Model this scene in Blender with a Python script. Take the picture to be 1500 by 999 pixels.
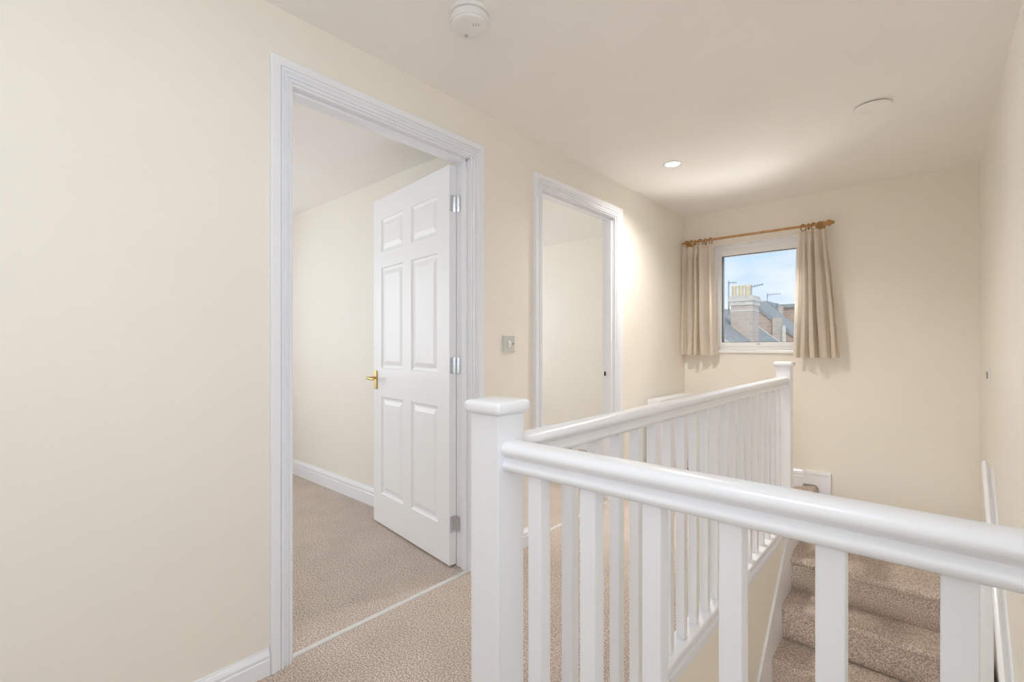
import bpy, bmesh, math, random
from mathutils import Vector, Matrix
random.seed(7)
for o in list(bpy.data.objects): bpy.data.objects.remove(o)
S = bpy.context.scene
COL = S.collection
PI = math.pi

# ------------------------------------------------------------------ camera
F_PX, YAW, EYE = 695.0, math.radians(41.55), 1.10
cam = bpy.data.cameras.new('camera')
cam.sensor_width = 36.0; cam.lens = 36.0 * F_PX / 1500.0
cam.shift_y = 5.5 / 1500.0; cam.clip_start = 0.02; cam.clip_end = 300
co = bpy.data.objects.new('camera', cam); COL.objects.link(co)
co.location = (0, 0, EYE); co.rotation_euler = (PI/2, 0, YAW)
S.camera = co

# ------------------------------------------------------------------ exposure, world, lights
S.view_settings.view_transform = 'Standard'
S.view_settings.look = 'None'
S.view_settings.exposure = 0.25
S.view_settings.gamma = 1.0
S.view_settings.use_curve_mapping = False
S.cycles.max_bounces = 16
S.cycles.diffuse_bounces = 12
S.cycles.transparent_max_bounces = 12
S.cycles.sample_clamp_indirect = 8
S.cycles.use_denoising = True

W = bpy.data.worlds.new('sky'); S.world = W; W.use_nodes = True
nt = W.node_tree; nt.nodes.clear()
def N(t, typ, **kw):
    n = t.nodes.new(typ)
    for k, v in kw.items(): setattr(n, k, v)
    return n
out = N(nt, 'ShaderNodeOutputWorld'); bg = N(nt, 'ShaderNodeBackground')
tc = N(nt, 'ShaderNodeTexCoord'); mp = N(nt, 'ShaderNodeMapping'); mp.inputs['Scale'].default_value = (1.6, 1.6, 4.5)
no = N(nt, 'ShaderNodeTexNoise'); no.inputs['Scale'].default_value = 3.2; no.inputs['Detail'].default_value = 7
rp = N(nt, 'ShaderNodeValToRGB')
rp.color_ramp.elements[0].position = .40; rp.color_ramp.elements[0].color = (.58, .76, .94, 1)
rp.color_ramp.elements[1].position = .62; rp.color_ramp.elements[1].color = (.90, .93, .96, 1)
nt.links.new(tc.outputs['Generated'], mp.inputs['Vector']); nt.links.new(mp.outputs['Vector'], no.inputs['Vector'])
nt.links.new(no.outputs['Fac'], rp.inputs['Fac']); nt.links.new(rp.outputs['Color'], bg.inputs['Color'])
bg.inputs['Strength'].default_value = .95
nt.links.new(bg.outputs[0], out.inputs[0])

def light(name, typ, loc, rot, energy, color, **kw):
    l = bpy.data.lights.new(name, typ); l.energy = energy; l.color = color
    for k, v in kw.items(): setattr(l, k, v)
    o = bpy.data.objects.new(name, l); COL.objects.link(o); o.location = loc; o.rotation_euler = rot
    return o
DAY = (.82, .91, 1.0)
light('sun', 'SUN', (0, 0, 20), (math.radians(48), 0, math.radians(28)), 1.25, (1, .96, .9), angle=math.radians(15))
# added landing fill lamps, then daylight of bedroom windows outside the frame
light('landing_side_fill', 'AREA', (.205, -.45, 1.50), (PI/2, 0, PI/2), 11.8, DAY, shape='RECTANGLE', size=1.3, size_y=1.3)  # added area lamp on a windowless wall, brightens the left wall
light('landing_overhead_fill', 'AREA', (-.40, .38, 2.2), (0, 0, 0), 3.4, (.90, .95, 1.0), shape='DISK', size=.35)  # added unseen lamp overhead, lights the rail tops
light('daylight_bedroom_window', 'AREA', (-4.5, .25, 1.35), (PI/2, 0, -PI/2), 23.5, DAY, shape='RECTANGLE', size=1.4, size_y=1.2)
light('daylight_far_bedroom_window', 'AREA', (-4.5, 2.95, 1.35), (PI/2, 0, -PI/2), 17, DAY, shape='RECTANGLE', size=1.2, size_y=1.2)
# added lamps outside the end window, standing in for sky light and roof bounce
light('window_sky_fill', 'AREA', (-1.08, 5.45, 3.15), (math.radians(-52), 0, 0), 300, (.93, .95, 1.0), shape='RECTANGLE', size=1.6, size_y=1.0)
light('window_bounce_fill', 'AREA', (-1.08, 5.20, .15), (math.radians(-138), 0, 0), 150, (1.0, .97, .92), shape='RECTANGLE', size=1.6, size_y=.9)
light('lower_hall_fill', 'AREA', (-.3, -1.9, -1.3), (PI/2, 0, PI), 34, DAY, shape='RECTANGLE', size=1.0, size_y=1.2)  # added unseen area lamp, lifts the stairwell from below

# ------------------------------------------------------------------ materials
MATS = {}
def mat(name, color, rough=.6, metal=0.0, noise=0.0, nscale=8.0, bump=0.0, bscale=60.0, coat=0.0):
    m = bpy.data.materials.new(name); m.use_nodes = True
    t = m.node_tree; b = t.nodes['Principled BSDF']
    b.inputs['Roughness'].default_value = rough; b.inputs['Metallic'].default_value = metal
    b.inputs['Coat Weight'].default_value = coat; b.inputs['Coat Roughness'].default_value = .08
    g = N(t, 'ShaderNodeTexCoord')
    n = N(t, 'ShaderNodeTexNoise'); n.inputs['Scale'].default_value = nscale; n.inputs['Detail'].default_value = 4
    t.links.new(g.outputs['Object'], n.inputs['Vector'])
    r = N(t, 'ShaderNodeValToRGB')
    lo = [max(0, c * (1 - noise)) for c in color]; hi = [min(1, c * (1 + noise)) for c in color]
    r.color_ramp.elements[0].position = .3; r.color_ramp.elements[0].color = (*lo, 1)
    r.color_ramp.elements[1].position = .7; r.color_ramp.elements[1].color = (*hi, 1)
    t.links.new(n.outputs['Fac'], r.inputs['Fac']); t.links.new(r.outputs['Color'], b.inputs['Base Color'])
    if bump:
        n2 = N(t, 'ShaderNodeTexNoise'); n2.inputs['Scale'].default_value = bscale; n2.inputs['Detail'].default_value = 3
        t.links.new(g.outputs['Object'], n2.inputs['Vector'])
        bp = N(t, 'ShaderNodeBump'); bp.inputs['Strength'].default_value = bump; bp.inputs['Distance'].default_value = .004
        t.links.new(n2.outputs['Fac'], bp.inputs['Height']); t.links.new(bp.outputs['Normal'], b.inputs['Normal'])
    MATS[name] = m
    return m
WALL = mat('cream_wall_paint', (.87, .838, .775), .55, noise=.012, nscale=2.5, bump=.12, bscale=45)
CEIL = mat('ceiling_paint', (.93, .915, .895), .7, noise=.01, nscale=3, bump=.1, bscale=50)
GLOSS = mat('white_gloss_paint', (.875, .90, .96), .3, noise=.006, nscale=14, coat=.3)
DOORW = mat('white_satin_door_paint', (.91, .925, .955), .45, noise=.006, nscale=14, coat=.06)
PLAST = mat('white_plastic', (.84, .84, .84), .35, noise=.01)
UPVC = mat('white_window_plastic', (.92, .93, .95), .25, noise=.006)
GREYP = mat('dark_grey_plastic', (.30, .30, .30), .5)  # plain grey, shared by disc ring, screw, rocker and parapet
DARK = mat('dark_slot', (.03, .03, .03), .7)
SWITCH = mat('brushed_steel_plate', (.66, .68, .69), .35, metal=.35, noise=.03, nscale=30)
CHROME = mat('bright_steel', (.78, .80, .82), .22, metal=1.0, noise=.03, nscale=40)
BRASS = mat('polished_brass', (.60, .44, .19), .38, metal=1.0, noise=.05, nscale=40)
WOOD = mat('honey_stained_wood', (.50, .27, .10), .35, noise=.25, nscale=25, coat=.3)
RINGW = mat('dark_honey_wood', (.40, .22, .07), .35, noise=.3, nscale=60, coat=.3)
STRIP = mat('aluminium_strip', (.78, .78, .78), .35, metal=.6, noise=.03, nscale=40)
SLATE = mat('roof_slate', (.29, .30, .31), .7, noise=.18, nscale=9)
GASK = mat('black_rubber_gasket', (.05, .05, .055), .6)
MIDG = mat('mid_grey_plastic', (.48, .47, .46), .5)
POT = mat('buff_clay', (.66, .57, .40), .7, noise=.12, nscale=6)
STONE = mat('pale_stone', (.58, .55, .50), .8, noise=.12, nscale=8)
AERIAL = mat('grey_aluminium', (.42, .44, .47), .5, metal=.3)
CURT = mat('natural_linen', (.92, .87, .80), .9, noise=.04, nscale=90, bump=.25, bscale=350)

def carpet(name, dark, light_, warm):
    m = bpy.data.materials.new(name); m.use_nodes = True
    t = m.node_tree; b = t.nodes['Principled BSDF']; b.inputs['Roughness'].default_value = .95
    b.inputs['Specular IOR Level'].default_value = .1
    g = N(t, 'ShaderNodeTexCoord')
    a = N(t, 'ShaderNodeTexNoise'); a.inputs['Scale'].default_value = 170; a.inputs['Detail'].default_value = 5; a.inputs['Roughness'].default_value = .75
    c = N(t, 'ShaderNodeTexNoise'); c.inputs['Scale'].default_value = 5; c.inputs['Detail'].default_value = 3
    v = N(t, 'ShaderNodeTexVoronoi'); v.inputs['Scale'].default_value = 190
    for n in (a, c, v): t.links.new(g.outputs['Object'], n.inputs['Vector'])
    r = N(t, 'ShaderNodeValToRGB'); e = r.color_ramp.elements
    e[0].position = .42; e[0].color = (*dark, 1); e[1].position = .585; e[1].color = (*light_, 1)
    mid = e.new(.5); mid.color = (*warm, 1)
    t.links.new(a.outputs['Fac'], r.inputs['Fac'])
    r2 = N(t, 'ShaderNodeValToRGB'); r2.color_ramp.elements[0].color = (.95, .95, .95, 1); r2.color_ramp.elements[1].color = (1.04, 1.04, 1.04, 1)
    r2.color_ramp.elements[0].position = .35; r2.color_ramp.elements[1].position = .65
    t.links.new(c.outputs['Fac'], r2.inputs['Fac'])
    mx = N(t, 'ShaderNodeMix', data_type='RGBA', blend_type='MULTIPLY'); mx.inputs['Factor'].default_value = 1
    t.links.new(r.outputs['Color'], mx.inputs['A']); t.links.new(r2.outputs['Color'], mx.inputs['B'])
    t.links.new(mx.outputs['Result'], b.inputs['Base Color'])
    ad = N(t, 'ShaderNodeMath', operation='ADD'); t.links.new(a.outputs['Fac'], ad.inputs[0]); t.links.new(v.outputs['Distance'], ad.inputs[1])
    bp = N(t, 'ShaderNodeBump'); bp.inputs['Strength'].default_value = .7; bp.inputs['Distance'].default_value = .006
    t.links.new(ad.outputs[0], bp.inputs['Height']); t.links.new(bp.outputs['Normal'], b.inputs['Normal'])
    return m
CARPET = carpet('beige_twist_carpet', (.37, .30, .255), (.88, .79, .72), (.64, .53, .46))

def brick(name, c1, c2, mortar, scale):
    m = bpy.data.materials.new(name); m.use_nodes = True
    t = m.node_tree; b = t.nodes['Principled BSDF']; b.inputs['Roughness'].default_value = .85
    g = N(t, 'ShaderNodeTexCoord'); sp = N(t, 'ShaderNodeSeparateXYZ'); cb = N(t, 'ShaderNodeCombineXYZ')
    ad = N(t, 'ShaderNodeMath', operation='ADD')
    t.links.new(g.outputs['Object'], sp.inputs[0]); t.links.new(sp.outputs['X'], ad.inputs[0]); t.links.new(sp.outputs['Y'], ad.inputs[1])
    t.links.new(ad.outputs[0], cb.inputs['X']); t.links.new(sp.outputs['Z'], cb.inputs['Y'])
    k = N(t, 'ShaderNodeTexBrick'); k.inputs['Scale'].default_value = scale
    k.inputs['Color1'].default_value = (*c1, 1); k.inputs['Color2'].default_value = (*c2, 1); k.inputs['Mortar'].default_value = (*mortar, 1)
    k.inputs['Mortar Size'].default_value = .012
    t.links.new(cb.outputs[0], k.inputs['Vector']); t.links.new(k.outputs['Color'], b.inputs['Base Color'])
    return m
BRICK = brick('weathered_red_brick', (.42, .30, .235), (.49, .365, .29), (.52, .46, .40), 2.2)
BRICKP = brick('pale_pink_brick', (.47, .385, .335), (.53, .44, .38), (.54, .50, .45), 2.2)

def glass_mat():
    m = bpy.data.materials.new('clear_window_glass'); m.use_nodes = True
    t = m.node_tree; t.nodes.clear()
    o = N(t, 'ShaderNodeOutputMaterial'); tr = N(t, 'ShaderNodeBsdfTransparent'); gl = N(t, 'ShaderNodeBsdfGlossy')
    gl.inputs['Roughness'].default_value = .02; tr.inputs['Color'].default_value = (.97, .98, .985, 1)
    fr = N(t, 'ShaderNodeFresnel'); fr.inputs['IOR'].default_value = 1.35
    mx = N(t, 'ShaderNodeMixShader')
    t.links.new(fr.outputs[0], mx.inputs[0]); t.links.new(tr.outputs[0], mx.inputs[1]); t.links.new(gl.outputs[0], mx.inputs[2])
    t.links.new(mx.outputs[0], o.inputs[0])
    return m
GLASS = glass_mat()
def emis(name, color, s):
    m = bpy.data.materials.new(name); m.use_nodes = True
    b = m.node_tree.nodes['Principled BSDF']
    b.inputs['Base Color'].default_value = (.9, .9, .9, 1)
    b.inputs['Emission Color'].default_value = (*color, 1); b.inputs['Emission Strength'].default_value = s
    return m
LAMP = emis('lit_lamp_lens', (1, .90, .74), 9.0)

# ------------------------------------------------------------------ mesh helpers
def add_box(bm, lo, hi, bev=0.0, seg=2):
    r = bmesh.ops.create_cube(bm, size=1.0)
    vs = r['verts']
    c = [(a + b) / 2 for a, b in zip(lo, hi)]; s = [b - a for a, b in zip(lo, hi)]
    for v in vs: v.co = Vector((c[0] + v.co.x * s[0], c[1] + v.co.y * s[1], c[2] + v.co.z * s[2]))
    if bev:
        es = list({e for v in vs for e in v.link_edges})
        bmesh.ops.bevel(bm, geom=es, offset=bev, segments=seg, profile=.5, affect='EDGES')
def box(lo, hi, bev=0.0, seg=2):
    bm = bmesh.new(); add_box(bm, lo, hi, bev, seg); return bm
def boxes(*bs):
    bm = bmesh.new()
    for b in bs: add_box(bm, b[0], b[1], b[2] if len(b) > 2 else 0)
    return bm
def add_loft(bm, rings, caps=True, closed=True):
    R = [[bm.verts.new(p) for p in ring] for ring in rings]
    n = len(R[0])
    for a, b in zip(R, R[1:]):
        for i in range(n if closed else n - 1):
            j = (i + 1) % n
            bm.faces.new((a[i], a[j], b[j], b[i]))
    if caps:
        bm.faces.new(list(reversed(R[0]))); bm.faces.new(R[-1])
def loft(rings, caps=True, closed=True):
    bm = bmesh.new(); add_loft(bm, rings, caps, closed); return bm
def add_lathe(bm, prof, M=Matrix(), n=32):
    rings = []
    for (r, z) in prof:
        rings.append([M @ Vector((r * math.cos(2*PI*i/n), r * math.sin(2*PI*i/n), z)) for i in range(n)])
    add_loft(bm, rings)
def lathe(prof, M=Matrix(), n=32):
    bm = bmesh.new(); add_lathe(bm, prof, M, n); return bm
def add_tube(bm, a, b, r, n=12):
    a, b = Vector(a), Vector(b); d = (b - a)
    M = Matrix.Translation(a) @ d.to_track_quat('Z', 'Y').to_matrix().to_4x4()
    add_lathe(bm, [(r, 0), (r, d.length)], M, n)
def add_torus(bm, c, R, r, axis='X', n=28, m=10):
    rings = []
    for i in range(n):
        t = 2*PI*i/n
        ring = []
        for j in range(m):
            p = 2*PI*j/m; q = R + r*math.cos(p)
            a, b, h = q*math.cos(t), q*math.sin(t), r*math.sin(p)
            ring.append(Vector(c) + Vector((h, a, b)))
        rings.append(ring)
    R_ = [[bm.verts.new(p) for p in ring] for ring in rings]
    for i in range(n):
        a, b = R_[i], R_[(i+1) % n]
        for j in range(m):
            k = (j+1) % m
            bm.faces.new((a[j], a[k], b[k], b[j]))
def obj(name, bm, m, parent=None, smooth=None):
    bmesh.ops.recalc_face_normals(bm, faces=bm.faces)
    me = bpy.data.meshes.new(name); bm.to_mesh(me); bm.free()
    me.materials.append(m)
    if smooth:
        for p in me.polygons: p.use_smooth = True
        me.set_sharp_from_angle(angle=math.radians(smooth))
    o = bpy.data.objects.new(name, me); COL.objects.link(o)
    if parent: o.parent = parent
    return o
def rebase(o):
    """move a mesh object's origin to the bottom middle of its bounds"""
    vs = [v.co for v in o.data.vertices]
    c = Vector(((min(v.x for v in vs)+max(v.x for v in vs))/2, (min(v.y for v in vs)+max(v.y for v in vs))/2, min(v.z for v in vs)))
    o.data.transform(Matrix.Translation(-c)); o.location = c
    return o
def struct(name, bm, m, parent=None, label=None, smooth=None):
    o = obj(name, bm, m, parent, smooth)
    if not parent: o['kind'] = 'structure'
    if label: o['label'] = label
    return o
def tag(o, label, cat, group=None):
    o['label'] = label; o['category'] = cat
    if group: o['group'] = group
    return o
def thing(name, label, cat, group=None, loc=(0, 0, 0)):
    o = bpy.data.objects.new(name, None); COL.objects.link(o); o.empty_display_size = .1
    o.location = loc
    return tag(o, label, cat, group)
def dup(o, loc=None, label=None):
    c = o.copy(); COL.objects.link(c)
    if loc is not None: c.location = loc
    if label: c['label'] = label
    for ch in [x for x in bpy.data.objects if x.parent == o]:
        d = ch.copy(); COL.objects.link(d); d.parent = c
    return c
def kid(name, bm, m, par, smooth=None, label=None):
    """part whose mesh is written in world coordinates, below an Empty that may sit anywhere"""
    o = obj(name, bm, m, None, smooth)
    base = par.location.copy()
    p = par
    while p.parent: p = p.parent; base += p.location
    o.data.transform(Matrix.Translation(-base)); o.parent = par
    if label: o['label'] = label
    return o

# ------------------------------------------------------------------ room dimensions (metres)
XL, XR, YB, YF, H, HR, LOW = -1.67, .225, 4.23, -2.0, 2.25, 2.205, -2.62
XLB = -1.77                       # bedroom side of the left wall
D1 = (.730, 1.583, 2.000)         # clear doorway: y0, y1, head
D2 = (2.141, 2.977, 1.990)
WX0, WX1, WZ0, WZ1 = -1.435, -.715, 1.035, 1.955   # window opening
WELL = -.665                      # edge of the landing along the stairwell
NY0, NY1, FY0, FY1 = .692, .772, 3.30, 3.38        # the two newels

# ------------------------------------------------------------------ setting: floors, ceilings, walls
struct('floor', boxes(((XL-.05, YF, -.22), (XR, .76, 0)), ((XL-.05, .76, -.22), (WELL-.02, YB, 0))), CARPET, label='beige twist-pile carpet of the landing')
struct('floor_bedroom', box((-4.6, YF, -.22), (XL-.05, 1.805, 0)), CARPET, label='beige carpet seen through the near doorway')
struct('floor_far_bedroom', box((-4.6, 1.905, -.22), (XL-.05, YB, 0)), CARPET, label='beige carpet seen through the far doorway')
struct('floor_hall', box((-1.0, YF, LOW-.1), (XR, YB, LOW)), CARPET)
struct('ceiling', box((XL, YF, H), (XR, YB, H+.15)), CEIL)
struct('ceiling_bedroom', box((-4.6, YF, HR), (XLB, 1.805, H+.15)), CEIL)
struct('ceiling_far_bedroom', box((-4.6, 1.905, HR), (XLB, YB, H+.15)), CEIL)
J = .03
struct('wall_left', boxes(
    ((XLB, YF, -.22), (XL, D1[0]-J, H+.15)), ((XLB, D1[0]-J, D1[2]+J), (XL, D1[1]+J, H+.15)),
    ((XLB, D1[1]+J, -.22), (XL, D2[0]-J, H+.15)), ((XLB, D2[0]-J, D2[2]+J), (XL, D2[1]+J, H+.15)),
    ((XLB, D2[1]+J, -.22), (XL, YB, H+.15))), WALL, label='cream wall with two doorways')
TB = .30
struct('wall_back', boxes(
    ((-4.7, YB, LOW), (WX0, YB+TB, H+.15)), ((WX1, YB, LOW), (XR+.15, YB+TB, H+.15)),
    ((WX0, YB, LOW), (WX1, YB+TB, WZ0)), ((WX0, YB, WZ1), (WX1, YB+TB, H+.15))), WALL, label='cream end wall with the window')
struct('wall_right', box((XR, YF-.1, LOW), (XR+.15, YB, H+.15)), WALL)
struct('wall_front', box((-4.7, YF-.15, LOW), (XR+.15, YF, H+.15)), WALL)
struct('wall_bedroom', box((-4.75, YF, -.22), (-4.6, YB, H+.15)), WALL)
struct('wall_partition', box((-4.6, 1.805, -.22), (XLB, 1.905, H+.15)), WALL)
struct('wall_stairwell', boxes(((-.76, .78, LOW), (-.663, FY0, -.225)), ((-.684, .78, -.225), (-.663, FY0, -.001))), WALL, label='cream wall of the stairwell below the balusters')
struct('wall_hall', box((-1.0, YF, LOW), (-.92, YB, -.22)), WALL)

# skirtings
def skirt_prof(h, d=.018):
    return [(0, 0), (d, 0), (d, h*.62), (d*.82, h*.66), (d*.9, h*.72), (d*.9, h*.80), (d*.62, h*.90), (d*.35, h*.95), (d*.3, h), (0, h)]
def skirting(name, p0, p1, nrm, h, label=None):
    p0, p1, n = Vector((*p0, 0)), Vector((*p1, 0)), Vector((*nrm, 0))
    rings = [[p + n*a + Vector((0, 0, b)) for a, b in skirt_prof(h)] for p in (p0, p1)]
    return struct(name, loft(rings), GLOSS, label=label)
skirting('baseboard_left_near', (XL, YF), (XL, D1[0]-.08), (1, 0), .082)
skirting('baseboard_left_middle', (XL, D1[1]+.08), (XL, D2[0]-.08), (1, 0), .095)
skirting('baseboard_left_far', (XL, D2[1]+.08), (XL, YB), (1, 0), .12)
skirting('baseboard_back', (XL, YB), (-.745, YB), (0, -1), .14)
skirting('baseboard_bedroom', (-4.6, 1.805), (XLB, 1.805), (0, -1), .122, 'white moulded skirting in the near bedroom')
skirting('baseboard_far_bedroom', (-4.6, YB), (XLB, YB), (0, -1), .20)
skirting('baseboard_right_near', (XR, YF), (XR, .70), (-1, 0), .09)

# door frames: lining, stops and moulded casing
CAS = [(0, 0), (0, .012), (.003, .015), (.007, .015), (.009, .009), (.012, .009), (.013, .016), (.018, .018), (.0195, .011), (.023, .012),
       (.030, .022), (.036, .0225), (.0365, .014), (.0395, .014), (.040, .020), (.066, .021), (.070, .018), (.070, 0)]
def doorframe(name, D, label):
    y0, y1, z1 = D
    o = bpy.data.objects.new(name, None); COL.objects.link(o); o['kind'] = 'structure'; o['label'] = label
    o.location = (XL, (y0+y1)/2, 0)
    kid('lining', boxes(((XLB-.004, y0-.028, 0), (XL+.004, y0, z1+.028), .002), ((XLB-.004, y1, 0), (XL+.004, y1+.028, z1+.028), .002),
                        ((XLB-.004, y0, z1), (XL+.004, y1, z1+.028), .002)), GLOSS, o)
    kid('door_stop', boxes(((XLB+.044, y0, 0), (XLB+.076, y0+.012, z1), .003), ((XLB+.044, y1-.012, 0), (XLB+.076, y1, z1), .003),
                           ((XLB+.044, y0, z1-.012), (XLB+.076, y1, z1), .003)), GLOSS, o)
    g = .008
    rings = []
    for (c, h) in (((y0-g, -1), 0), ((y0-g, -1), 1), ((y1+g, 1), 1), ((y1+g, 1), 0)):
        rings.append([Vector((XL+p, c[0]+c[1]*s, (z1+g+s) if h else 0)) for s, p in CAS])
    kid('casing', loft(rings), GLOSS, o, smooth=35)
    return o
trim1 = doorframe('trim_1', D1, 'white moulded frame of the near doorway')
trim2 = doorframe('trim_2', D2, 'white moulded frame of the far doorway')
kid('strike_plate', boxes(((XLB+.008, D2[1]-.0015, .865), (XLB+.032, D2[1]+.001, .925), 0)), CHROME, trim2, label='steel latch strike plate')
kid('strike_hole', boxes(((XLB+.013, D2[1]-.0022, .878), (XLB+.027, D2[1]-.0005, .908), 0)), DARK, trim2, label='dark latch hole')

# ------------------------------------------------------------------ six-panel door, open against the bedroom partition
DW, DT, DH = .838, .040, 1.975
def door_leaf():
    xs = [0, .105, .375, .465, .735, DW]
    zs = [0, .185, .775, .945, 1.555, 1.650, 1.850, DH]
    bm = bmesh.new()
    for side, y in ((0, -DT), (1, 0.0)):
        sgn = 1 if side == 0 else -1
        V = {}
        for i, x in enumerate(xs):
            for k, z in enumerate(zs): V[i, k] = bm.verts.new((x, y, z))
        for i in range(5):
            for k in range(7):
                q = [V[i, k], V[i+1, k], V[i+1, k+1], V[i, k+1]]
                if i in (1, 3) and k in (1, 3, 5):
                    prev = q
                    for ins, dep in ((.006, .006), (.016, .009), (.022, .009), (.046, .003)):
                        x0, x1, z0, z1 = xs[i]+ins, xs[i+1]-ins, zs[k]+ins, zs[k+1]-ins
                        nx = [bm.verts.new((a, y + sgn*dep, b)) for a, b in ((x0, z0), (x1, z0), (x1, z1), (x0, z1))]
                        for e in range(4):
                            f = (e+1) % 4
                            bm.faces.new((prev[e], prev[f], nx[f], nx[e]))
                        prev = nx
                    bm.faces.new(prev)
                else: bm.faces.new(q)
        if side == 0: VA = V
        else: VB = V
    for k in range(7):
        bm.faces.new((VA[0, k], VA[0, k+1], VB[0, k+1], VB[0, k])); bm.faces.new((VA[5, k], VA[5, k+1], VB[5, k+1], VB[5, k]))
    for i in range(5):
        bm.faces.new((VA[i, 0], VA[i+1, 0], VB[i+1, 0], VB[i, 0])); bm.faces.new((VA[i, 7], VA[i+1, 7], VB[i+1, 7], VB[i, 7]))
    return bm
door = struct('door_1', door_leaf(), DOORW, label='white six-panel door standing open into the near bedroom')
door.location = (XLB-.004, D1[1]-.001, .012)
door.rotation_euler = (0, 0, PI - math.radians(7.0))
# the leaf's local +X runs from the hinge to the free edge; after turning, its local -Y side faces the partition, +Y the camera
def leafy(bm):  # mirror so that the thickness lies on the camera side
    return bm
door.data.transform(Matrix.Diagonal((1, -1, 1, 1))); door.data.flip_normals()
hz = .872
hdl = obj('door_handle', boxes(((DW-.052, DT, hz-.057), (DW-.014, DT+.008, hz+.057), .003)), BRASS, door); hdl['label'] = 'brass lever handle on a long plate'
bm = bmesh.new(); add_tube(bm, (DW-.033, DT+.006, hz+.012), (DW-.033, DT+.056, hz+.012), .0085, 14)
add_loft(bm, [[Vector((DW-.024 - s*.085, DT+.052 + .004*math.sin(s*PI) + math.cos(t)*(.008-.002*s), hz+.012 - .004*s + math.sin(t)*(.010-.003*s))) for t in [2*PI*i/12 for i in range(12)]] for s in (0, .25, .5, .75, 1)])
obj('lever', bm, BRASS, hdl, smooth=40)
hb = obj('back_handle', boxes(((DW-.052, -.008, hz-.057), (DW-.014, 0, hz+.057), .003)), BRASS, door)
bm = bmesh.new(); add_tube(bm, (DW-.033, -.006, hz+.012), (DW-.033, -.05, hz+.012), .0085, 14); add_tube(bm, (DW-.024, -.05, hz+.012), (DW-.11, -.05, hz+.010), .008, 12)
obj('lever', bm, BRASS, hb, smooth=40)
for z in (.20, .985, 1.786):
    bm = bmesh.new()
    add_box(bm, (-.0025, .006, z-.04), (-.0002, DT-.003, z+.04))
    for q in range(5): add_tube(bm, (-.0065, -.004, z-.04+q*.016), (-.0065, -.004, z-.04+q*.016+.0148), .0055, 12)
    add_box(bm, (-.030, -.0012+.000, z-.04), (-.004, .0006, z+.04))
    for q in (-.026, 0, .026): add_tube(bm, (-.0018, DT*.55, z+q), (-.0036, DT*.55, z+q), .004, 10)
    h = obj('hinge', bm, CHROME, door); h['label'] = 'steel butt hinge'

# carpet threshold strips
def strip(label, D, x):
    bm = loft([[Vector((x+a, y, b)) for a, b in ((-.012, 0), (-.011, .003), (-.003, .006), (.003, .006), (.011, .003), (.012, 0))] for y in (D[0]+.001, D[1]-.001)])
    o = obj('threshold_strip', bm, STRIP, None, 40); rebase(o)
    tag(o, label, 'carpet strip')
strip('silver carpet strip across the floor of the near doorway', D1, -1.690)
strip('silver carpet strip across the floor of the far doorway, behind balusters', D2, -1.700)

# ------------------------------------------------------------------ newel posts
def newel(label, x0, y0, zb, zt, s=.08, group=None):
    t = thing('newel_post', label, 'post', group, (x0+s/2, y0+s/2, zb))
    kid('post', box((x0, y0, zb), (x0+s, y0+s, zt), .003), GLOSS, t)
    e = .012
    kid('cap', box((x0-e, y0-e, zt), (x0+s+e, y0+s+e, zt+.027), .010, 4), GLOSS, t, smooth=40)
    return t
NX = -.73
newel('square white newel post with flat cap, nearest, where both handrails meet', NX, NY0, 0, .958)
newel('white newel post at the far end of the side handrail below window', NX, FY0, -.40, .968)
newel('short white square post against the right wall beside the wall handrail', .125, 3.0, -.599, .10)

# ------------------------------------------------------------------ balustrades
RAIL = [(-.020, -.058), (.020, -.058), (.0265, -.054), (.0285, -.047), (.0265, -.041), (.021, -.037), (.0195, -.031), (.023, -.027), (.030, -.023),
        (.0325, -.016), (.031, -.009), (.025, -.003), (.014, 0), (-.014, 0), (-.025, -.003), (-.031, -.009), (-.0325, -.016), (-.030, -.023),
        (-.023, -.027), (-.0195, -.031), (-.021, -.037), (-.0265, -.041), (-.0285, -.047), (-.0265, -.054)]
ZR = .902
CX, CY = NX+.04, NY0+.04
side = thing('balustrade', 'long white balustrade running beside the stairwell from near newel to far newel', 'balustrade', None, (CX, 2.0, 0))
kid('handrail', loft([[Vector((CX+a, y, ZR+b)) for a, b in RAIL] for y in (NY1+.0005, FY0-.0005)]), GLOSS, side, smooth=50)
kid('base_rail', box((CX-.034, NY1, 0), (CX+.036, FY0, .028), .005), GLOSS, side)
kid('apron_moulding', loft([[Vector((-.682+a, y, b)) for a, b in ((.0195, -.0005), (.034, -.0005), (.036, -.004), (.036, -.012), (.026, -.016), (.026, -.020), (.034, -.024), (.034, -.044), (.028, -.050), (.0195, -.050))] for y in (.78, FY0)]), GLOSS, side)
for i in range(20):
    y = .882 + .1195*i
    kid('baluster', box((CX-.016, y-.016, .028), (CX+.016, y+.016, ZR-.056), .0025), GLOSS, side)
front = thing('balustrade', 'white balustrade across the foreground with thick handrail reaching right wall', 'balustrade', None, (-.2, CY, 0))
kid('handrail', loft([[Vector((x, CY+a, ZR+b)) for a, b in RAIL] for x in (NX+.08, XR)]), GLOSS, front, smooth=50)
kid('base_rail', box((NX+.08, CY-.035, 0), (XR, CY+.028, .028), .005), GLOSS, front)
for i in range(7):
    x = -.5765 + .1198*i
    kid('baluster', box((x-.016, CY-.017, .028), (x+.016, CY+.015, ZR-.056), .0025), GLOSS, front)

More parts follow.
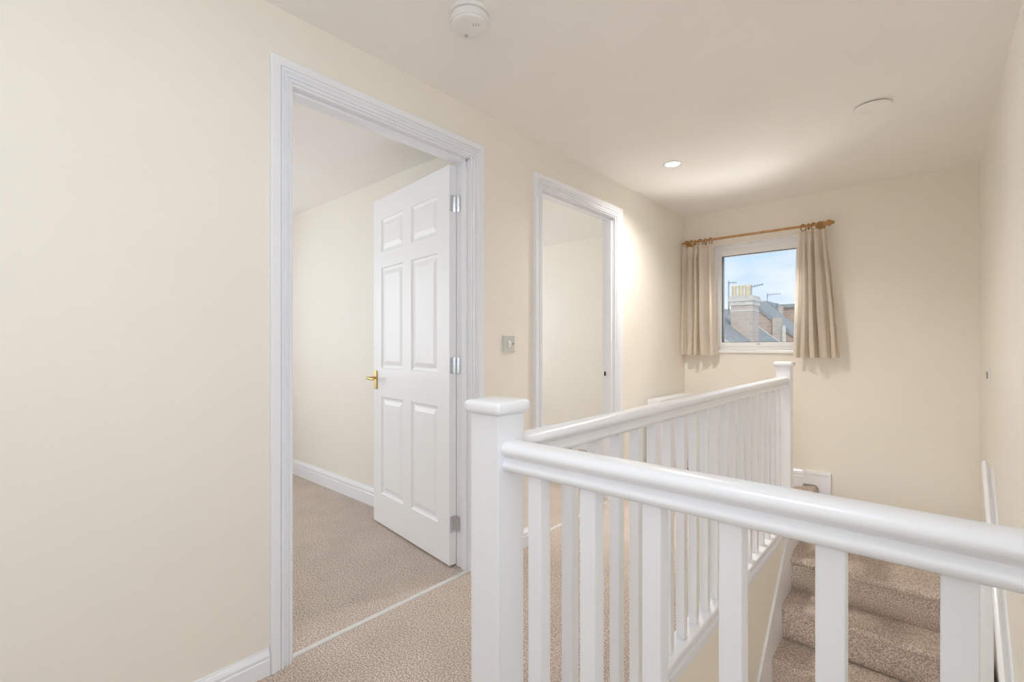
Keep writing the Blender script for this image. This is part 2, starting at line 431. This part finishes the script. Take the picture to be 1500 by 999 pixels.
# ------------------------------------------------------------------ carpeted stair
stair = thing('staircase', 'carpeted stair going down behind the front balustrade', 'staircase', None, (-.2, 2.2, LOW))
RISE, GO = .20, .22
def step_bm(yn, yb, z, x0, x1, zb):
    """one step: carpet tread with rounded nosing at yn, riser set back, solid body down to zb"""
    prof = []
    r = .022
    for i in range(9):
        t = -PI/2 - PI*i/8*1.0
        prof.append((yn + r + r*math.cos(t), z - r + r*math.sin(t)))
    prof = prof + [(yb, z), (yb, zb), (yn+.024, zb)]
    return loft([[Vector((x, a, b)) for a, b in prof] for x in (x0, x1)])
kid('step', step_bm(FY0, YB-.020, -RISE, -.6555, XR-.020, -RISE-.2), CARPET, stair, smooth=50, label='broad carpeted quarter landing at the stair head')
k = 1
while -RISE*(k+1) > LOW + .02:
    z = -RISE*(k+1); yn = FY0 - GO*k
    kid('step', step_bm(yn, yn+GO+.022, z, -.6495, .199, max(LOW+.001, z-.198)), CARPET, stair, smooth=50)
    k += 1
ybot = FY0 - GO*k
# strings: raked white boards either side; landing riser; the stepped skirting where landing meets end wall
def rake(x0, x1, ya, za, yb, zb, drop):
    return loft([[Vector((x, ya, za)), Vector((x, yb, zb)), Vector((x, yb, zb-drop)), Vector((x, ya, za-drop))] for x in (x0, x1)])
SL = RISE/GO
def zst(y): return -.127 - (3.158-y)*.852
YT = 3.158 + (.127-.054)/.852      # where the string meets the apron moulding
kid('string_board', loft([[Vector((x, FY0, -.054)), Vector((x, YT, -.054)), Vector((x, .95, zst(.95))), Vector((x, .95, zst(.95)-.42)), Vector((x, FY0, -.44))] for x in (-.6625, -.6505)]), GLOSS, stair, label='white raked string board')
kid('string_board', rake(.2005, .2235, 2.99, -.56, .95, -.56-(2.99-.95)*SL, .20), GLOSS, stair, label='white raked string board')
kid('landing_riser', box((-.684, FY1, -.2), (-.656, YB-.019, -.026), .002), GLOSS, stair, label='white riser below the landing edge')
kid('landing_nosing', loft([[Vector((a, y, b)) for a, b in ((-.80, .001), (-.76, .012), (-.72, .024), (-.672, .031), (-.656, .026), (-.647, .012), (-.647, -.008), (-.655, -.022), (-.672, -.028), (-.684, -.028), (-.684, .0005), (-.70, .0005))] for y in (FY1, YB-.019)]), CARPET, stair, smooth=50)
bm = bmesh.new()
pts = [(-.745, .138), (-.572, .138), (-.572, -.2), (-.640, -.2), (-.640, -.004), (-.643, .016), (-.652, .030), (-.664, .036), (-.745, .036)]
add_loft(bm, [[Vector((x, YB-d, z)) for x, z in pts] for d in (0, .018)])
add_box(bm, (-.745, YB-.026, .118), (-.565, YB, .142), .003); add_box(bm, (-.589, YB-.024, -.2), (-.566, YB, .125), .003)
trim = struct('trim_3', bm, GLOSS, label='white skirting stepping down at the end of the landing')
for nm, a, b, n in (('baseboard_stair_back', (-.565, YB), (XR, YB), (0, -1)), ('baseboard_stair_right', (XR, FY0), (XR, YB), (-1, 0))):
    o = skirting(nm, a, b, n, .13); o.location.z = -.2

# handrail on the right wall, following the stair
bm = bmesh.new()
prof = [(0, .014), (.012, .011), (.016, .016), (.019, .028), (.026, .036), (.034, .035), (.040, .026), (.041, .010), (.037, -.010), (.024, -.026), (.006, -.030), (0, -.030)]
ya, za, yb, zb = 3.36, .475, 1.15, .475-(3.36-1.15)*.76
add_loft(bm, [[Vector((XR-a, y, z+b*1.25)) for a, b in prof] for y, z in ((ya, za), (yb, zb))])
o = obj('wall_handrail', bm, GLOSS, None, 50); rebase(o)
tag(o, 'white moulded handrail fixed along the right wall above the stair', 'handrail')

# ------------------------------------------------------------------ window
win = bpy.data.objects.new('window_1', None); COL.objects.link(win); win['kind'] = 'structure'; win['label'] = 'white framed window in the end wall'
win.location = ((WX0+WX1)/2, YB+.07, WZ0)
def frame_bm(x0, x1, z0, z1, w, y0, y1, bev=.004, wt=None):
    wt = wt or w
    return boxes(((x0, y0, z0), (x0+w, y1, z1), bev), ((x1-w, y0, z0), (x1, y1, z1), bev), ((x0+w-.001, y0, z0), (x1-w+.001, y1, z0+w), bev), ((x0+w-.001, y0, z1-wt), (x1-w+.001, y1, z1), bev))
WY = YB+.065
kid('window_frame', frame_bm(WX0+.001, WX1-.001, WZ0+.022, WZ1-.001, .032, WY, WY+.07, wt=.045), UPVC, win)
sash = kid('sash', frame_bm(WX0+.028, WX1-.028, WZ0+.048, WZ1-.040, .038, WY-.012, WY+.055, .006, wt=.050), UPVC, win)
kid('gasket', frame_bm(WX0+.064, WX1-.064, WZ0+.084, WZ1-.088, .005, WY+.002, WY+.057, 0), GASK, sash)
kid('pane', box((WX0+.062, WY+.012, WZ0+.080), (WX1-.060, WY+.018, WZ1-.084)), GLASS, sash)
kid('window_lock', boxes(((-1.085, WY-.022, WZ0+.064), (-1.065, WY-.010, WZ0+.078), .003)), CHROME, sash)
kid('window_sill', box((WX0-.02, YB-.018, WZ0-.004), (WX1+.02, WY+.01, WZ0+.022), .005), UPVC, win)
kid('reveal', boxes(((WX0, YB+.001, WZ1-.006), (WX1, WY+.002, WZ1-.0005)), ((WX0, YB+.001, WZ0+.02), (WX0+.005, WY+.002, WZ1-.006)), ((WX1-.005, YB+.001, WZ0+.02), (WX1, WY+.002, WZ1-.006))), UPVC, win)

# ------------------------------------------------------------------ curtain pole, rings and curtains
PY, PZ, PR = YB-.085, 1.995, .0098
pole = thing('curtain_pole', 'thin honey wooden curtain pole above the window', 'curtain pole', None, (-1.1, PY, PZ))
bm = bmesh.new(); add_tube(bm, (XL+.012, PY, PZ), (-.603, PY, PZ), PR, 20); kid('pole', bm, WOOD, pole, smooth=50)
MX = Matrix.Translation((-.606, PY, PZ)) @ Matrix.Rotation(PI/2, 4, 'Y')
kid('finial', lathe([(.012, 0), (.017, .002), (.019, .008), (.014, .013), (.012, .018), (.018, .024), (.0235, .034), (.0235, .042), (.017, .052), (.010, .058), (.013, .062), (.011, .070), (.004, .073)], MX, 24), WOOD, pole, smooth=50)
for x in (-1.625, -.625):
    bm = bmesh.new(); add_tube(bm, (x, YB, PZ-.004), (x, PY+.008, PZ-.004), .008, 14)
    add_lathe(bm, [(.024, 0), (.024, .006), (.016, .012), (.009, .014)], Matrix.Translation((x, YB, PZ-.004)) @ Matrix.Rotation(PI/2, 4, 'X'), 20)
    add_torus(bm, (x, PY, PZ), .0165, .0045)
    kid('bracket', bm, WOOD, pole, smooth=50)

ORD = ['first', 'second', 'third', 'fourth', 'fifth', 'sixth']
def ring_bm():
    bm = bmesh.new(); add_torus(bm, (0, 0, 0), .0250, .0042); return bm
ring0 = obj('curtain_ring', ring_bm(), RINGW, None, 60)
bm = bmesh.new(); add_torus(bm, (0, 0, -.0325), .0042, .0012, n=14, m=6); obj('eyelet', bm, BRASS, ring0, 60)
def rings(xs, which, first=False):
    for i, x in enumerate(xs):
        lab = '%s wooden curtain ring from the left above the %s curtain' % (ORD[i], which)
        o = ring0 if (first and i == 0) else dup(ring0)
        o.location = (x, PY, PZ-.0108); o.rotation_euler = (0, 0, random.uniform(-.7, .7))
        tag(o, lab, 'curtain ring', 'wooden rings above the %s curtain' % which)
def xat(u):
    d = Vector((-math.sin(YAW), math.cos(YAW))) + Vector((math.cos(YAW), math.sin(YAW)))*((u-750)/F_PX)
    return d.x*PY/d.y
rings([xat(u) for u in (1007, 1013, 1018.5, 1026, 1033.5, 1041)], 'left', True)
rings([xat(u) for u in (1176.5, 1184.5, 1192, 1199, 1204.5)], 'right')

def curtain(name, label, xt0, xt1, xb0, xb1, zt, zb, pleats, amp, seed, flare=0.0):
    rnd = random.Random(seed)
    nu, nv = 150, 44
    ph = [rnd.uniform(0, 2*PI) for _ in range(6)]
    bm = bmesh.new(); G = []
    for j in range(nv+1):
        v = j / nv                                   # 0 top .. 1 hem
        row = []
        for i in range(nu+1):
            u = i / nu
            uu = u + .032*math.sin(2*PI*u*1.7 + ph[0]) * (1-v*.5) + .020*math.sin(2*PI*u*2.6 + ph[3] + v*1.5)
            x = (xt0 + (xt1-xt0)*u)*(1-v) + (xb0 + (xb1-xb0)*u)*v
            w = 2*abs(math.cos(PI*pleats*uu))**.5 - 1
            pinch = 1 - .55*math.exp(-((v-.05)/.05)**2)
            a = amp * pinch * (.75 + .35*v) * (1 + .45*math.sin(2*PI*u*1.3+ph[1] + .8*v))
            y = PY + .004 - w*a + .006*math.sin(2*PI*u*pleats*2 + ph[2] + 3*v)*v + .004*math.sin(v*9+u*13+ph[4])
            x += .006*math.sin(2*PI*pleats*2*uu)*(.4+.6*v) + .004*math.sin(5*v + 9*u + ph[5])*v
            y = min(y, YB-.012)
            z = zt + (zb-zt)*v + .003*math.sin(2*PI*u*pleats + 1) * (1 if j else 0) - flare*max(0, u-.55)*v*.0
            row.append(bm.verts.new((x, y, z)))
        G.append(row)
    for j in range(nv):
        for i in range(nu):
            bm.faces.new((G[j][i], G[j][i+1], G[j+1][i+1], G[j+1][i]))
    r = bmesh.ops.solidify(bm, geom=list(bm.faces), thickness=.0025)
    o = obj(name, bm, CURT, None, 80); rebase(o)
    tag(o, label, 'curtain')
    # stitched hem along the bottom edge
    return o
curtain('curtain', 'cream linen pleated curtain left of the window, beside the corner', -1.650, -1.395, -1.652, -1.365, PZ-.038, 1.012, 4.5, .044, 3)
curtain('curtain', 'wider cream linen curtain right of the window, hem flaring out', -.768, -.588, -.795, -.500, PZ-.038, 1.004, 4.5, .048, 11)

# ------------------------------------------------------------------ radiator under the window corner
rad = thing('radiator', 'white panel radiator with top grille on left wall beneath the window corner', 'radiator', None, (XL+.07, 3.75, .13))
RY0, RY1, RZ0, RZ1, RX0, RX1 = 3.43, 4.07, .13, .68, XL+.03, XL+.125
bm = box((RX1-.018, RY0, RZ0), (RX1-.006, RY1, RZ1-.012), .004)
ny = 16
for i in range(ny):
    y = RY0 + .03 + (RY1-RY0-.06)*(i+.5)/ny
    add_box(bm, (RX1-.008, y-.011, RZ0+.03), (RX1, y+.011, RZ1-.05), .004)
kid('front_panel', bm, GLOSS, rad)
kid('back_panel', box((RX0, RY0, RZ0), (RX0+.012, RY1, RZ1-.012), .004), GLOSS, rad)
bm = boxes(((RX0-.002, RY0-.004, RZ1-.030), (RX1, RY0+.002, RZ1)), ((RX0-.002, RY1-.002, RZ1-.030), (RX1, RY1+.004, RZ1)), ((RX1-.012, RY0, RZ1-.028), (RX1+.002, RY1, RZ1), .003), ((RX0-.002, RY0, RZ1-.028), (RX0+.010, RY1, RZ1), .003))
for i in range(28):
    y = RY0 + (RY1-RY0)*(i+.5)/28
    add_box(bm, (RX0+.008, y-.0065, RZ1-.006), (RX1-.010, y+.0065, RZ1))
kid('top_grille', bm, GLOSS, rad)
kid('side_panel', box((RX0, RY0-.004, RZ0+.01), (RX1, RY0+.001, RZ1-.028), .001), GLOSS, rad)
bm = bmesh.new(); add_tube(bm, (RX0+.03, RY0-.035, 0), (RX0+.03, RY0-.035, .19), .0075); add_tube(bm, (RX0+.03, RY0-.035, .165), (RX0+.03, RY0+.01, .165), .009)
add_lathe(bm, [(.012, .185), (.020, .19), (.021, .225), (.017, .24), (.006, .245)], Matrix.Translation((RX0+.03, RY0-.035, 0)), 18)
kid('valve', bm, CHROME, rad, smooth=50)
for y in (RY0+.12, RY1-.12):
    kid('wall_bracket', box((XL+.0005, y-.02, .2), (RX0-.0005, y+.02, .6)), GLOSS, rad)

# ------------------------------------------------------------------ ceiling fittings
def ceil_thing(name, label, cat, x, y): return thing(name, label, cat, None, (x, y, H))
sx, sy = -1.205, 1.137
sm = ceil_thing('smoke_alarm', 'round white smoke alarm on the ceiling above the near doorway', 'smoke alarm', sx, sy)
T = Matrix.Translation((sx, sy, H)) @ Matrix.Scale(-1, 4, (0, 0, 1))
kid('base', lathe([(.070, 0), (.0705, .008), (.069, .0115), (.060, .0125), (.060, .0150)], T, 56), PLAST, sm, smooth=40)
body = kid('cover', lathe([(.058, .0145), (.0655, .0150), (.0665, .017), (.0665, .034), (.0655, .038), (.0625, .0385), (.0625, .0425), (.0615, .046), (.056, .0495), (.040, .0510), (.0, .0515)][:-1] + [(.002, .0515)], T, 56), PLAST, sm, smooth=40)
bm = bmesh.new()
for i in range(40):
    t = 2*PI*i/40
    M = T @ Matrix.Rotation(t, 4, 'Z')
    b = bmesh.new(); add_box(b, (.0655, -.0018, .018), (.0672, .0018, .033)); b.transform(M)
    me = bpy.data.meshes.new('t'); b.to_mesh(me); b.free(); bm.from_mesh(me); bpy.data.meshes.remove(me)
kid('vent_rib', bm, PLAST, body)
# test button and the small raised sounder grille on the face
dirc = Vector((-.6633, .7484, 0)); dirr = Vector((.7484, .6633, 0))
p = Vector((sx, sy, 0)) + dirc*.036 - dirr*.014
bm = lathe([(.0065, .0505), (.0065, .0535), (.005, .0545), (.001, .0545)], Matrix.Translation((p.x, p.y, H)) @ Matrix.Scale(-1, 4, (0, 0, 1)), 20)
kid('test_button', bm, MIDG, body)
bm = bmesh.new()
q = Vector((sx, sy, 0)) - dirc*.020 + dirr*.022
for off, ln in ((-.009, .012), (0, .016), (.009, .012)):
    c = q + dirr*off
    pts = [c - dirc*ln/2 - dirr*.0012, c - dirc*ln/2 + dirr*.0012, c + dirc*ln/2 + dirr*.0042, c + dirc*ln/2 + dirr*.0018]
    add_loft(bm, [[Vector((a.x, a.y, H-.0495)) for a in pts], [Vector((a.x, a.y, H-.0522)) for a in pts]])
kid('sounder_slot', bm, MIDG, body)

lx, ly = -1.237, 2.933
dl = ceil_thing('downlight', 'small lit round recessed downlight in the ceiling before the window', 'downlight', lx, ly)
T = Matrix.Translation((lx, ly, H)) @ Matrix.Scale(-1, 4, (0, 0, 1))
n = 48
prof = [(.058, 0), (.0585, .002), (.054, .0055), (.046, .006), (.043, .003), (.042, .0005)]
bm = bmesh.new()
add_loft(bm, [[T @ Vector((r*math.cos(2*PI*i/n), r*math.sin(2*PI*i/n), z)) for i in range(n)] for r, z in prof], caps=False)
kid('trim_ring', bm, PLAST, dl, smooth=50)
kid('lamp_lens', lathe([(.0425, .0008), (.0425, .0022), (.036, .0032), (.002, .0036)], T, 40), LAMP, dl, smooth=50, label='glowing warm lens')
l = light('downlight_lamp', 'SPOT', (lx, ly, H-.012), (0, 0, 0), 88, (1, .93, .84), spot_size=math.radians(150), spot_blend=1.0, shadow_soft_size=.06)

vx, vy = -.214, 2.862
rc = ceil_thing('ceiling_cover', 'round cream blanking disc on the ceiling at the right', 'ceiling disc', vx, vy)
T = Matrix.Translation((vx, vy, H)) @ Matrix.Scale(-1, 4, (0, 0, 1))
kid('backing_ring', lathe([(.066, 0), (.066, .006), (.050, .006)], T, 48), GREYP, rc)
kid('disc', lathe([(.060, .006), (.0735, .006), (.0745, .0085), (.073, .012), (.064, .0135), (.056, .0135), (.054, .0125), (.002, .0125)], T, 48), CEIL, rc, smooth=40)

# ------------------------------------------------------------------ switches
sw = thing('light_switch', 'square silver light switch between the two doorways', 'light switch', None, (XL, 1.855, 1.062))
kid('plate', box((XL, 1.812, 1.062), (XL+.008, 1.898, 1.148), .002), SWITCH, sw)
rk = kid('rocker', loft([[Vector((XL+a, y, z)) for a, z in ((.006, 1.088), (.010, 1.088), (.0135, 1.105), (.009, 1.122), (.006, 1.122))] for y in (1.846, 1.864)]), PLAST, sw)
for y in (1.825, 1.885):
    bm = bmesh.new(); add_tube(bm, (XL+.0075, y, 1.105), (XL+.0092, y, 1.105), .0045, 14); kid('screw', bm, GREYP if y > 1.86 else SWITCH, sw)
s2 = thing('wall_switch', 'small white switch plate on right wall seen edge-on near the corner', 'switch', None, (XR, 3.52, .90))
kid('plate', box((XR-.008, 3.48, .90), (XR, 3.56, .98), .002), PLAST, s2)
kid('rocker', box((XR-.013, 3.510, .922), (XR-.006, 3.530, .958), .002), GREYP, s2)

# ------------------------------------------------------------------ roofs seen through the window
fwd = Vector((-math.sin(YAW), math.cos(YAW), 0)); rgt = Vector((math.cos(YAW), math.sin(YAW), 0))
def at(u, v, Y):
    """point of the street outside that stands at depth Y on the sight line through pixel (u, v)"""
    d = fwd + rgt*((u-750)/F_PX) + Vector((0, 0, (505-v)/F_PX))
    return Vector((0, 0, EYE)) + d*(Y/d.y)
def prism(pts, dy):
    return loft([[p.copy() for p in pts], [p + Vector((0, dy, 0)) for p in pts]])
def slab(a, b, c, d, th=.12):
    dn = Vector((0, 0, -th))
    return loft([[a, b, c, d], [a+dn, b+dn, c+dn, d+dn]])
G0 = -6.0
def house(label, base): return thing('terraced_house', label, 'house', 'terraced houses outside the window', base)
def gable(a, b, dy, extra=0.0):
    """wall below the sloping line a-b, at a's depth"""
    lo = lambda p: Vector((p.x, p.y, G0))
    return prism([a + Vector((0, .05, -.06)), b + Vector((0, .05, -.06)), lo(b) + Vector((0, .05, 0)), lo(a) + Vector((0, .05, 0))], dy)

hA = house('grey slate roof with tall brick chimney stack, nearest outside the window', Vector((-4.6, 12.5, G0)))
a, b = at(1040, 471.5, 12), at(1110, 524.5, 12); c, d = at(1122, 507, 14.5), at(1040, 447.5, 14.5)
kid('roof', slab(a, b, c, d), SLATE, hA)
kid('wall', gable(a, b, 2.3), STONE, hA)
cy = 13.6
x0, x1 = at(1070.5, 480, cy).x, at(1102, 480, cy).x
zt, zb_ = at(1085, 433.5, cy).z, at(1085, 512, cy).z
xw = x1 - x0; cd = .62
ch = kid('chimney', box((x0, cy, zb_-1.0), (x1, cy+cd, zt-.2)), BRICKP, hA, label='pink brick chimney stack')
z1 = at(1085, 438, cy).z; z2 = at(1085, 446, cy).z; z3 = at(1085, 455, cy).z
e1 = .045
kid('corbel', boxes(((x0-e1*.5, cy-e1*.5, z2-.02), (x1+e1*.5, cy+cd+e1*.5, z1-.04)), ((x0-e1, cy-e1, z1-.06), (x1+e1, cy+cd+e1, zt-.05)), ((x0-e1*.5, cy-e1*.5, zt-.05), (x1+e1*.5, cy+cd+e1*.5, zt)),
                    ((x0-.01, cy-.012, z3-.02), (x1+.01, cy+cd+.01, z3+.02))), STONE, ch, label='weathered stone corbel')
for (ua, ub, vt) in ((1071.8, 1079.5, 419), (1081.2, 1089.2, 418.6), (1090.5, 1100.2, 417.6)):
    pa, pb = at(ua, 433, cy+.3), at(ub, 433, cy+.3); r = (pb.x-pa.x)/2; hh = at(ua, vt, cy+.3).z - zt
    kid('chimney_pot', lathe([(r*.98, -.02), (r*.93, hh*.08), (r*.85, hh*.75), (r*.98, hh*.82), (r, hh*.93), (r*.9, hh), (r*.62, hh), (r*.6, hh*.9)], Matrix.Translation(((pa.x+pb.x)/2, cy+.3, zt)), 24), POT, ch, smooth=40, label='buff clay chimney pot')

hD = house('distant slate ridge at the left edge of the window view', Vector((-6.8, 20, G0)))
a, b = at(1030, 451, 19), at(1079, 453.5, 19); c, d = at(1079, 466, 17), at(1030, 466, 17)
kid('roof', slab(d, c, b, a), SLATE, hD)
kid('wall', boxes(((at(1030, 466, 17).x, 17.1, G0), (at(1079, 466, 17).x, 19, at(1040, 468, 17).z))), STONE, hD)

hE = house('low slate lean-to roof just right of the brick chimney', Vector((-3.4, 15, G0)))
a, b = at(1094, 486, 14.6), at(1128, 512, 14.6); c, d = at(1152, 508.5, 15.9), at(1096, 469, 15.9)
kid('roof', slab(a, b, c, d), SLATE, hE)
kid('wall', gable(a, b, .5), BRICK, hE)
va, vb = at(1096, 468.6, 15.9), at(1152, 508, 15.9)
kid('flashing', slab(va, vb, vb+Vector((0, .06, .02)), va+Vector((0, .06, .02)), .07), STONE, hE)

hB = house('red brick gable wall under a sloping slate roof, middle of the window view', Vector((-4, 17, G0)))
a, b = at(1100, 440.5, 16.4), at(1172, 495.5, 16.4); c, d = at(1172, 482.5, 20), at(1122, 441.5, 20)
kid('roof', slab(a, b, c, d), SLATE, hB)
kid('wall', gable(a, b, .5), BRICK, hB)
pa, pb = at(1132, 476, 16.35), at(1145, 476, 16.35)
kid('wall_pier', box((pa.x, 16.30, G0), (pb.x, 16.46, at(1132, 465.5, 16.35).z)), BRICKP, hB, label='paler brick pier')
bm = bmesh.new(); pp = at(1147, 480, 16.2); add_tube(bm, (pp.x, 16.28, G0), (pp.x, 16.28, at(1147, 477, 16.28).z), .06, 12)
kid('downpipe', bm, STONE, hB)

hF = house('flat-topped red brick block at the right edge of the window view', Vector((-4.6, 24, G0)))
pa, pb = at(1148, 449, 23), at(1190, 449, 23)
kid('wall', box((pa.x, 23, G0), (pb.x, 27, pa.z)), BRICK, hF)
kid('parapet', box((pa.x-.1, 22.9, pa.z-.06), (pb.x, 27, pa.z+.09)), GREYP, hF, label='dark parapet coping')
pc, pd = at(1143, 453, 23), at(1149, 453, 23)
kid('chimney', box((pc.x, 22.7, G0), (pd.x, 23.6, at(1143, 449, 23).z)), BRICKP, hF)

hC = house('far pale roof end with two small pots on the skyline', Vector((-6, 28, G0)))
pts = [at(1108, 447, 27), at(1123, 440.5, 27), at(1146, 458, 27), at(1146, 480, 27), at(1108, 480, 27)]
pts[3].z = pts[4].z = G0
kid('wall', prism(pts, 4), SLATE, hC)
for u, v0, v1, w, mt in ((1117, 439.6, 444, 2.6, STONE), (1136, 443.5, 452, 1.9, SLATE)):
    pa = at(u-w, v1, 26.9); pb = at(u+w, v1, 26.9); r = (pb.x-pa.x)/2; zt2 = at(u, v0, 26.9).z
    kid('chimney_pot', lathe([(r, pa.z-.4), (r*.9, pa.z), (r*.75, zt2-.12), (r*.85, zt2-.04), (r*.4, zt2)], Matrix.Translation(((pa.x+pb.x)/2, 27.2, 0)), 16), mt, hC, smooth=40)

def aerial(label, u, v0, v1, Y, ub, vb, els):
    p0, p1 = at(u, v0, Y), at(u, v1, Y)
    t = thing('television_aerial', label, 'aerial', None, p0)
    bm = bmesh.new(); add_tube(bm, p0, p1, .022, 8); kid('mast', bm, AERIAL, t)
    q0, q1 = p1 - Vector((0, 0, .05)), at(ub, vb, Y-.4)
    bm = bmesh.new(); add_tube(bm, q0, q1, .014, 8)
    for s, ln in els:
        c = q0.lerp(q1, s); add_tube(bm, c - Vector((0, .5, 0))*ln, c + Vector((0, .5, 0))*ln, .008, 6); add_tube(bm, c - Vector((.0, 0, .3))*ln, c + Vector((0, 0, .3))*ln, .008, 6)
    kid('boom', bm, AERIAL, t)
    return t
aerial('tall grey television aerial left of the chimney pots', 1067.4, 462, 411.5, 13.9, 1078, 413.8, [(.05, .16), (.12, .14), (.7, .12), (1, .12)])
aerial('television aerial pointing right behind the chimney pots', 1100.5, 434, 417.5, 14.1, 1118, 416.2, [(.3, .12), (.5, .12), (.7, .1), (.9, .1)])
aerial('small television aerial on the skyline right of the chimney', 1124.0, 441.2, 430.5, 27.4, 1143, 430.0, [(.05, .35), (.25, .2), (.5, .2), (.75, .15), (1, .15)])
